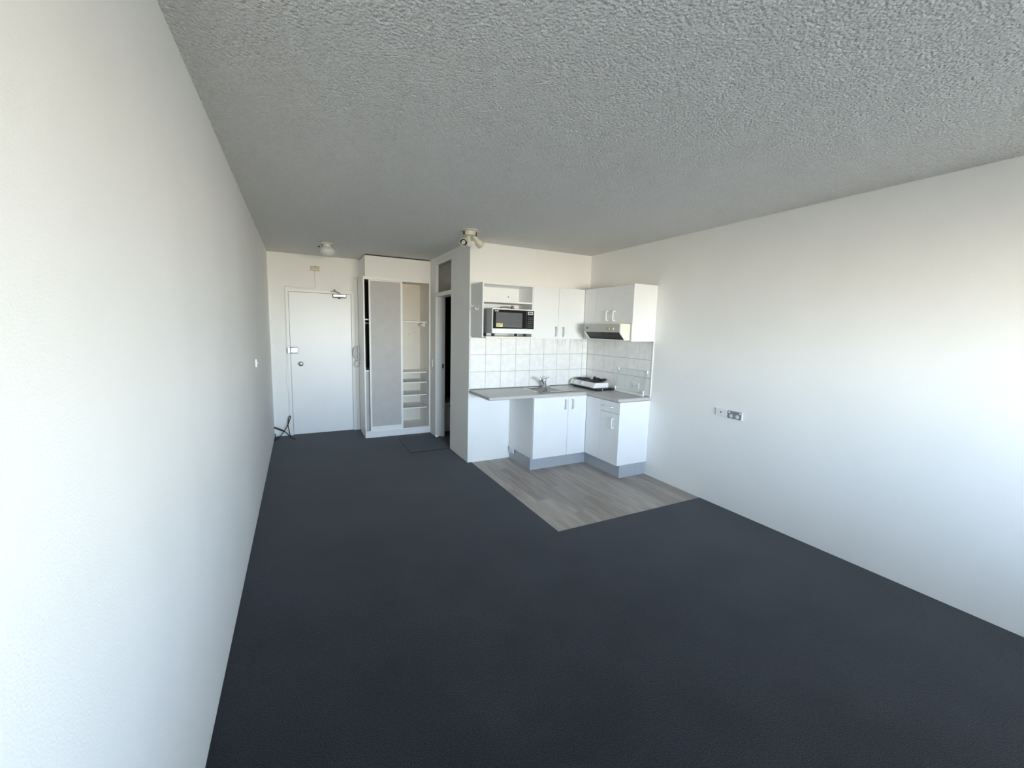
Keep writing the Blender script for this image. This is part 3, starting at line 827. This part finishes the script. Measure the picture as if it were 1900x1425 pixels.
loops(bowl, [z3(rrect(BX0 - 0.006, BX1 + 0.006, BY0 - 0.006, BY1 + 0.006, 0.07), CZ + 0.0055), z3(rrect(BX0 + 0.004, BX1 - 0.004, BY0 + 0.004, BY1 - 0.004, 0.065), CZ - 0.008),
             z3(rrect(BX0 + 0.012, BX1 - 0.012, BY0 + 0.012, BY1 - 0.012, 0.06), CZ - 0.13), z3(rrect(BX0 + 0.03, BX1 - 0.03, BY0 + 0.03, BY1 - 0.03, 0.05), CZ - 0.15)])
bowl.build('bowl', M['steel'], sk)
for k in range(9):
    yy = BY0 + 0.02 + k * 0.033
    B(3.19, 3.455, yy, yy + 0.010, CZ + 0.004, CZ + 0.0056).build('drainer_rib', M['steel'], sk)
B(3.160, 3.164, SY0 + 0.03, SY1 - 0.03, CZ + 0.004, CZ + 0.008).build('drainer_edge', M['steel'], sk)
MB().lathe((2.99, 4.13, CZ - 0.149), (0, 0, 1), [(0, 0.04), (0.003, 0.04), (0.004, 0.03), (0.0042, 0.001)], 24).build('waste', M['chrome'], sk)

tp = thing('mixer_tap', (3.112, 4.300, CZ + 0.0061), 'chrome single-lever mixer tap behind the sink bowl', 'tap')
TX, TY = 3.112, 4.300
MB().lathe((TX, TY, CZ + 0.0061), (0, 0, 1), [(0, 0.027), (0.006, 0.027), (0.010, 0.022), (0.060, 0.021), (0.085, 0.023), (0.100, 0.021), (0.106, 0.012), (0.107, 0.001)], 28).build('tap_body', M['chrome'], tp)
MB().tube(smooth_path([(TX - 0.010, TY - 0.008, CZ + 0.035), (TX - 0.060, TY - 0.050, CZ + 0.088), (TX - 0.105, TY - 0.085, CZ + 0.128), (TX - 0.130, TY - 0.105, CZ + 0.142)], 6), 0.012, 12).build('spout', M['chrome'], tp)
MB().cyl((TX - 0.128, TY - 0.103, CZ + 0.144), (TX - 0.134, TY - 0.108, CZ + 0.114), 0.0135, n=16).build('aerator', M['plastic'], tp)
lv = MB()
lv.prism([(-0.016, 0.0), (0.018, 0.0), (0.040, 0.012), (0.095, 0.026), (0.093, 0.031), (0.036, 0.020), (-0.008, 0.014)], -0.010, 0.010, lambda u, v, w: (TX + u * 0.95, TY + w + u * 0.25, CZ + 0.104 + v))
lv.build('lever', M['chrome'], tp, bevel=0.003)

so = thing('soap_dish', (3.20, 4.375, CZ), 'small white soap dish lying behind the drainer', 'dish')
MB().lathe((3.205, 4.380, CZ + 0.0065), (0, 0, 1), [(0, 0.026), (0.004, 0.032), (0.016, 0.038), (0.018, 0.036), (0.008, 0.028), (0.007, 0.001)], 24).build('dish', M['plastic'], so)
B(3.185, 3.228, 4.368, 4.392, CZ + 0.0135, CZ + 0.028).build('soap', M['plastic'], so, bevel=0.006, segs=3)

# ------------------------------------------------------------------ upper cabinets
UY = 4.0914
UZ0, UZ1 = 1.5145, 2.1165
ou = thing('open_shelf_unit', (2.47, 4.26, UZ0), 'white open wall unit holding the microwave', 'shelf unit')
B(2.1495, 2.1655, UY, DK - 0.001, 1.5225, UZ1).build('side_panel', M['cabinet'], ou, bevel=0.001)
B(2.1655, 2.7915, UY + 0.002, DK - 0.001, UZ1 - 0.017, UZ1).build('top_panel', M['cabinet'], ou)
B(2.1655, 2.775, UY + 0.004, DK - 0.013, 1.905, 1.922).build('shelf', M['cabinet'], ou)
B(2.775, 2.7915, UY, DK - 0.001, UZ0, UZ1 - 0.017).build('side_panel', M['cabinet'], ou, bevel=0.001)
B(2.1655, 2.775, DK - 0.013, DK - 0.009, 1.534, UZ1 - 0.017).build('back_panel', M['cabinet'], ou)
B(2.1655, 2.790, 4.020, DK - 0.009, 1.5125, 1.534).build('bottom_shelf', M['cream'], ou, bevel=0.002)
MB().lathe((2.63, DK - 0.013, 2.00), (0, -1, 0), [(0, 0.008), (0.002, 0.008), (0.0025, 0.001)], 10).build('screw_hole', M['brown'], ou)

ud = thing('wall_cabinet', (3.16, 4.26, UZ0), 'white two-door wall cabinet beside the open microwave shelf', 'cabinet')
B(2.7925, 3.540, UY + 0.018, DK - 0.009, UZ0, UZ1).build('carcass', M['cabinet'], ud)
d = B(2.7935, 3.1410, UY, UY + 0.0165, UZ0 - 0.003, UZ1 - 0.001).build('door', M['cabinet'], ud, bevel=0.0015)
handle((3.108, UY, 1.600), ZV, NY, parent=d)
d = B(3.1445, 3.5235, UY, UY + 0.0165, UZ0 - 0.003, UZ1 - 0.001).build('door', M['cabinet'], ud, bevel=0.0015)
handle((3.213, UY, 1.597), ZV, NY, parent=d)

UX = 3.5272
uc = thing('corner_wall_cabinet', (3.70, 3.68, UZ0), 'white wall cabinet above the range hood on the right wall', 'cabinet')
B(UX, W - 0.001, 3.270, 3.287, UZ0, 2.1215).build('end_panel', M['cabinet'], uc, bevel=0.001)
B(UX + 0.018, W - 0.001, 3.287, UY + 0.017, 1.702, UZ1).build('carcass', M['cabinet'], uc)
B(UX, UX + 0.0165, 3.874, UY - 0.001, UZ0, UZ1).build('filler_panel', M['cabinet'], uc, bevel=0.0015)
d = B(UX, UX + 0.0165, 3.5775, 3.871, 1.703, UZ1 - 0.001).build('door', M['cabinet'], uc, bevel=0.0015)
handle((UX, 3.660, 1.792), ZV, NX, m='plastic', parent=d)
d = B(UX, UX + 0.0165, 3.2895, 3.5745, 1.703, UZ1 - 0.001).build('door', M['cabinet'], uc, bevel=0.0015)
handle((UX, 3.548, 1.788), ZV, NX, m='plastic', parent=d)

# hooks on the side of the open unit
for k, (yy, zz, lb) in enumerate(((4.345, 1.885, 'small white hook on the microwave unit side, nearer the wall'), (4.203, 1.843, 'small white hook on the microwave unit side, nearer the front'))):
    h = thing('wall_hook', (2.1495, yy, zz), lb, 'hook', 'hooks on the microwave unit')
    B(2.1465, 2.1493, yy - 0.008, yy + 0.008, zz - 0.022, zz + 0.026).build('hook_plate', M['plastic'], h, bevel=0.001)
    MB().tube(smooth_path([(2.147, yy, zz - 0.008), (2.132, yy, zz - 0.022), (2.117, yy, zz - 0.012), (2.114, yy, zz + 0.008)], 5), 0.005, 8).build('hook_arm', M['plastic'], h)

# ------------------------------------------------------------------ range hood
hd = thing('range_hood', (3.62, 3.6, 1.517), 'cream slide-out range hood with dark filter below the corner cabinet', 'range hood')
HX = 3.380
HY0, HY1 = 3.300, 3.902
prof = [(HX + 0.004, 1.696), (W - 0.02, 1.7015), (W - 0.02, 1.522), (HX + 0.082, 1.522), (HX + 0.004, 1.607)]
yz = lambda u, v, w: (u, w, v)
MB().prism(prof, HY0, HY0 + 0.012, yz).build('side_cheek', M['cream'], hd, bevel=0.002)
MB().prism(prof, HY1 - 0.012, HY1, yz).build('side_cheek', M['cream'], hd, bevel=0.002)
B(HX, HX + 0.012, HY0, HY1, 1.607, 1.696).build('front_panel', M['hood_grey'], hd, bevel=0.002)
B(HX + 0.012, W - 0.02, HY0 + 0.012, HY1 - 0.012, 1.688, 1.7005).build('top_plate', M['cream'], hd)
MB().prism([(HX + 0.010, 1.615), (HX + 0.018, 1.618), (HX + 0.096, 1.533), (HX + 0.088, 1.530)], HY0 + 0.012, HY0 + 0.30, yz).build('filter', M['filter'], hd)
MB().prism([(HX + 0.010, 1.615), (HX + 0.018, 1.618), (HX + 0.096, 1.533), (HX + 0.088, 1.530)], HY0 + 0.304, HY1 - 0.012, yz).build('filter', M['filter'], hd)
B(HX + 0.078, HX + 0.094, HY0, HY1, 1.519, 1.530).build('lower_rail', M['plastic'], hd, bevel=0.002)
B(HX + 0.094, W - 0.02, HY0 + 0.012, HY1 - 0.012, 1.526, 1.534).build('base_plate', M['cream'], hd)
B(HX - 0.002, HX, 3.372, 3.500, 1.628, 1.662).build('switch_panel', M['switch_panel'], hd)
for k in range(4):
    yy = 3.384 + k * 0.030
    B(HX - 0.008, HX - 0.002, yy, yy + 0.016, 1.633, 1.657).build('slider_switch', M['brass'] if k % 2 else M['cream'], hd, bevel=0.002)
B(HX - 0.001, HX, 3.812, 3.862, 1.646, 1.656).build('name_badge', M['black'], hd)
MB().cyl((HX + 0.014, 3.497, 1.610), (HX + 0.030, 3.497, 1.575), 0.004, n=8).build('filter_latch', M['chrome'], hd)

# ------------------------------------------------------------------ microwave
mw = thing('microwave_oven', (2.45, 4.1, 1.534), 'white microwave oven with black glass door in the open unit', 'microwave')
MX0, MX1, MY, MZ0, MZ1 = 2.1975, 2.7075, 3.930, 1.568, 1.834
B(MX0, MX1, MY + 0.030, 4.290, MZ0, MZ1).build('case', M['mw_side'], mw, bevel=0.006)
dr = B(MX0, MX1 - 0.098, MY, MY + 0.030, MZ0, MZ1).build('door', M['plastic'], mw, bevel=0.004)
cp = B(MX1 - 0.096, MX1, MY, MY + 0.030, MZ0, MZ1).build('control_panel', M['plastic'], mw, bevel=0.004)
B(MX0 + 0.006, MX1 - 0.0985, MY - 0.002, MY, MZ0 + 0.052, MZ1 - 0.013).build('door_glass', M['black_glass'], dr)
B(MX0 + 0.040, MX1 - 0.150, MY - 0.0028, MY - 0.002, MZ0 + 0.066, MZ1 - 0.042).build('viewing_window', M['mw_grey'], dr)
B(MX0 + 0.046, MX0 + 0.120, MY - 0.0036, MY - 0.0028, MZ0 + 0.069, MZ0 + 0.106).build('sticker', M['yellow'], dr)
for k in range(3):
    B(MX0 + 0.052, MX0 + (0.080 if k == 0 else 0.112), MY - 0.0040, MY - 0.0036, MZ0 + 0.076 + k * 0.010, MZ0 + 0.080 + k * 0.010).build('sticker_print', M['display'], dr)
B(MX1 - 0.0955, MX1 - 0.002, MY - 0.002, MY, MZ0 + 0.052, MZ1 - 0.013).build('panel_glass', M['black_glass'], cp)
B(MX1 - 0.082, MX1 - 0.016, MY - 0.0032, MY - 0.002, MZ1 - 0.058, MZ1 - 0.024).build('display', M['handle'], cp)
B(MX1 - 0.074, MX1 - 0.024, MY - 0.0040, MY - 0.0032, MZ1 - 0.052, MZ1 - 0.030).build('display_screen', M['display'], cp)
for rr in range(6):
    for cc_ in range(3):
        bx = MX1 - 0.082 + cc_ * 0.0235
        bz = MZ1 - 0.082 - rr * 0.0205
        B(bx, bx + 0.019, MY - 0.0030, MY - 0.002, bz - 0.012, bz).build('button', M['button'], cp)
tx = bpy.data.curves.new('maker_logo', 'FONT')
tx.body = 'SHARP'; tx.size = 0.0155; tx.extrude = 0.0004; tx.offset = 0.0006
to = bpy.data.objects.new('maker_logo', tx); COL.objects.link(to)
tx.materials.append(M['plastic'])
bpy.context.view_layer.update()
tm = bpy.data.meshes.new_from_object(to)
bpy.data.objects.remove(to)
to = bpy.data.objects.new('maker_logo', tm); COL.objects.link(to)
to.parent = dr
to.location = Vector((MX0 + 0.026, MY - 0.0024, MZ1 - 0.034)) - ORG[mw.name]
to.rotation_euler = (math.radians(90), 0, 0)
for fx_ in (MX0 + 0.05, MX1 - 0.06):
    for fy_ in (MY + 0.09, 4.24):
        MB().cyl((fx_, fy_, 1.5343), (fx_, fy_, MZ0), 0.016, 0.020, 14).build('foot', M['black'], mw)
MB().tube(smooth_path([(2.46, 4.29, 1.80), (2.47, 4.32, 1.845), (2.52, 4.32, 1.872), (2.60, 4.31, 1.870), (2.66, 4.33, 1.848), (2.72, 4.35, 1.842)], 6), 0.005, 8).build('power_cord', M['black_soft'], mw)
B(2.635, 2.675, 4.33, 4.37, 1.838, 1.862).build('plug', M['black'], mw, bevel=0.004)
op = thing('wall_plug', (2.68, DK - 0.013, 1.88), 'small brown plug at the back of the open microwave unit', 'plug')
B(2.665, 2.700, DK - 0.035, DK - 0.0135, 1.868, 1.895).build('adaptor', M['brown'], op, bevel=0.003)

# ------------------------------------------------------------------ portable cooker
ck = thing('portable_cooker', (3.68, 4.13, CZ), 'white two-burner portable cooker with black base in worktop corner', 'cooker')
CKX0, CKX1, CKY0, CKY1 = 3.545, 3.785, 3.880, 4.365
xyz = lambda u, v, w: (u, w, v)
MB().prism([(CKX0 + 0.006, 0.922), (CKX0, 0.930), (CKX0 + 0.034, 0.984), (CKX1 - 0.012, 0.984), (CKX1, 0.972), (CKX1, 0.922)], CKY0, CKY1, xyz).build('body', M['plastic'], ck, bevel=0.008, segs=3)
B(CKX0 + 0.02, CKX1 - 0.015, CKY0 + 0.02, CKY1 - 0.02, 0.900, 0.923).build('base_tray', M['black'], ck, bevel=0.006)
for a, b in ((CKX0 + 0.05, CKY0 + 0.05), (CKX1 - 0.05, CKY0 + 0.05), (CKX0 + 0.05, CKY1 - 0.05), (CKX1 - 0.05, CKY1 - 0.05)):
    MB().cyl((a, b, CZ + 0.0004), (a, b, 0.902), 0.014, 0.017, 14).build('foot', M['black'], ck)
B(CKX0 + 0.045, CKX1 - 0.015, CKY0 + 0.05, CKY1 - 0.03, 0.984, 0.988).build('hob_plate', M['black'], ck, bevel=0.002)
for yy in (4.00, 4.24):
    cg = MB()
    for rad in (0.088, 0.055):
        cg.tube([(3.675 + rad * math.cos(2 * math.pi * k / 28), yy + rad * math.sin(2 * math.pi * k / 28), 1.001) for k in range(28)], 0.004, 6, True)
    for a in range(4):
        an = math.pi / 4 + a * math.pi / 2
        cg.tube([(3.675 + 0.03 * math.cos(an), yy + 0.03 * math.sin(an), 1.001), (3.675 + 0.09 * math.cos(an), yy + 0.09 * math.sin(an), 1.001), (3.675 + 0.092 * math.cos(an), yy + 0.092 * math.sin(an), 0.987)], 0.004, 6)
    cg.build('pan_support', M['black'], ck)
    MB().lathe((3.675, yy, 0.988), (0, 0, 1), [(0, 0.034), (0.008, 0.034), (0.011, 0.028), (0.0115, 0.001)], 20).build('burner', M['black'], ck)
nrm = Vector((-0.054, 0, 0.034)).normalized()
for yy in (4.255, 4.115):
    p = Vector((CKX0 + 0.017, yy, 0.957))
    MB().lathe(p, nrm, [(0, 0.017), (0.004, 0.017), (0.006, 0.014), (0.020, 0.013), (0.022, 0.011), (0.0225, 0.001)], 20).build('knob', M['plastic'], ck)
cord = []
for k in range(61):
    t = k / 60; an = 2 * math.pi * 2.4 * t
    cord.append((3.735 + 0.035 * math.cos(an) + 0.02 * t, 4.00 + 0.09 * math.sin(an) - 0.03 * t, 1.010 + 0.010 * math.sin(an * 1.7) + 0.004 * t))
MB().tube(cord, 0.005, 8).build('cord', M['black_soft'], ck)
MB().lathe((3.730, 4.085, 1.002), (-0.25, -0.35, 1), [(0, 0.012), (0.004, 0.017), (0.018, 0.020), (0.030, 0.019), (0.038, 0.012), (0.040, 0.001)], 18).build('plug', M['black'], ck)
gb = MB().box(3.575, 3.820, 3.842, 3.930, CZ + 0.0005, 0.922).build('battery_box', M['black'], ck, bevel=0.012, segs=3)
MB().lathe((3.660, 3.842, 0.905), (0, -1, 0), [(0, 0.006), (0.003, 0.006), (0.004, 0.003)], 12).build('indicator', M['handle'], gb)
MB().tube(smooth_path([(3.815, 3.87, 0.905), (3.838, 3.855, 0.908), (3.846, 3.84, 0.915), (3.848, 3.822, 0.905)], 5), 0.006, 8).build('lead', M['black_soft'], ck)

# ------------------------------------------------------------------ cooker glass lid leaning on the tiles
gp = thing('glass_lid', (3.835, 3.58, CZ), 'clear glass cooker lid with white corner clips leaning on right wall tiles', 'glass lid')
yb0, yb1 = 3.352, 3.808
zb, zt = 0.912, 1.182
xb, xt = 3.829, 3.8505
MB().add([(xb, yb0, zb), (xb, yb1, zb), (xt, yb1 - 0.02, zt), (xt, yb0 - 0.02, zt), (xb + 0.004, yb0, zb), (xb + 0.004, yb1, zb), (xt + 0.004, yb1 - 0.02, zt), (xt + 0.004, yb0 - 0.02, zt)],
         [(0, 1, 2, 3), (7, 6, 5, 4), (0, 4, 5, 1), (1, 5, 6, 2), (2, 6, 7, 3), (3, 7, 4, 0)]).build('glass_sheet', M['glass'], gp)
B(xb - 0.008, xb + 0.012, yb0 - 0.006, yb1 + 0.006, CZ + 0.0006, zb + 0.003).build('bottom_rail', M['plastic'], gp, bevel=0.003)
for yy in (yb0, yb1):
    B(xb - 0.007, xb + 0.011, yy - 0.007, yy + 0.007, zb + 0.003, zb + 0.040).build('corner_clip', M['plastic'], gp, bevel=0.003)
for yy in (yb0 - 0.02, yb1 - 0.02):
    B(xt - 0.005, xt + 0.0075, yy - 0.007, yy + 0.007, zt - 0.030, zt + 0.004).build('corner_clip', M['plastic'], gp, bevel=0.003)
ed = MB()
ed.tube([(xt + 0.002, yb0 - 0.02, zt), (xt + 0.002, yb1 - 0.02, zt)], 0.0026, 6)
ed.build('polished_edge', M['handle'], gp)
ed = MB()
ed.tube([(xb + 0.002, yb0, zb), (xt + 0.002, yb0 - 0.02, zt)], 0.0022, 6)
ed.build('side_edge', M['grey_plastic'], gp)
ed = MB()
ed.tube([(xb + 0.002, yb1, zb), (xt + 0.002, yb1 - 0.02, zt)], 0.0018, 6)
ed.build('side_edge', M['grey_plastic'], gp)

r = thing('power_outlet', (W - 0.0078, 3.51, 1.0), 'white double power outlet on tiles behind the glass lid', 'power outlet')
B(W - 0.0145, W - 0.0078, 3.448, 3.562, 0.962, 1.032).build('face_plate', M['plastic'], r, bevel=0.002)
for yy in (3.478, 3.532):
    MB().lathe((W - 0.0145, yy, 0.988), (-1, 0, 0), [(0, 0.016), (0.0015, 0.016), (0.0016, 0.001)], 18).build('socket', M['handle'], r)
    B(W - 0.0165, W - 0.0145, yy - 0.006, yy + 0.006, 1.012, 1.024).build('switch_rocker', M['plastic'], r)
B(W - 0.0145, W - 0.0078, 3.4475, 3.4479, 0.962, 1.032).build('plate_edge', M['plastic'], r)
tag(MB().tube(smooth_path([(3.853, 3.395, CZ + 0.0065), (3.849, 3.43, CZ + 0.008), (3.851, 3.47, CZ + 0.011), (3.849, 3.51, CZ + 0.007)], 5), 0.006, 8).build('gas_lighter', M['black_soft'], origin=(3.85, 3.45, CZ)), 'thin black stick lying behind the glass lid', 'stick')
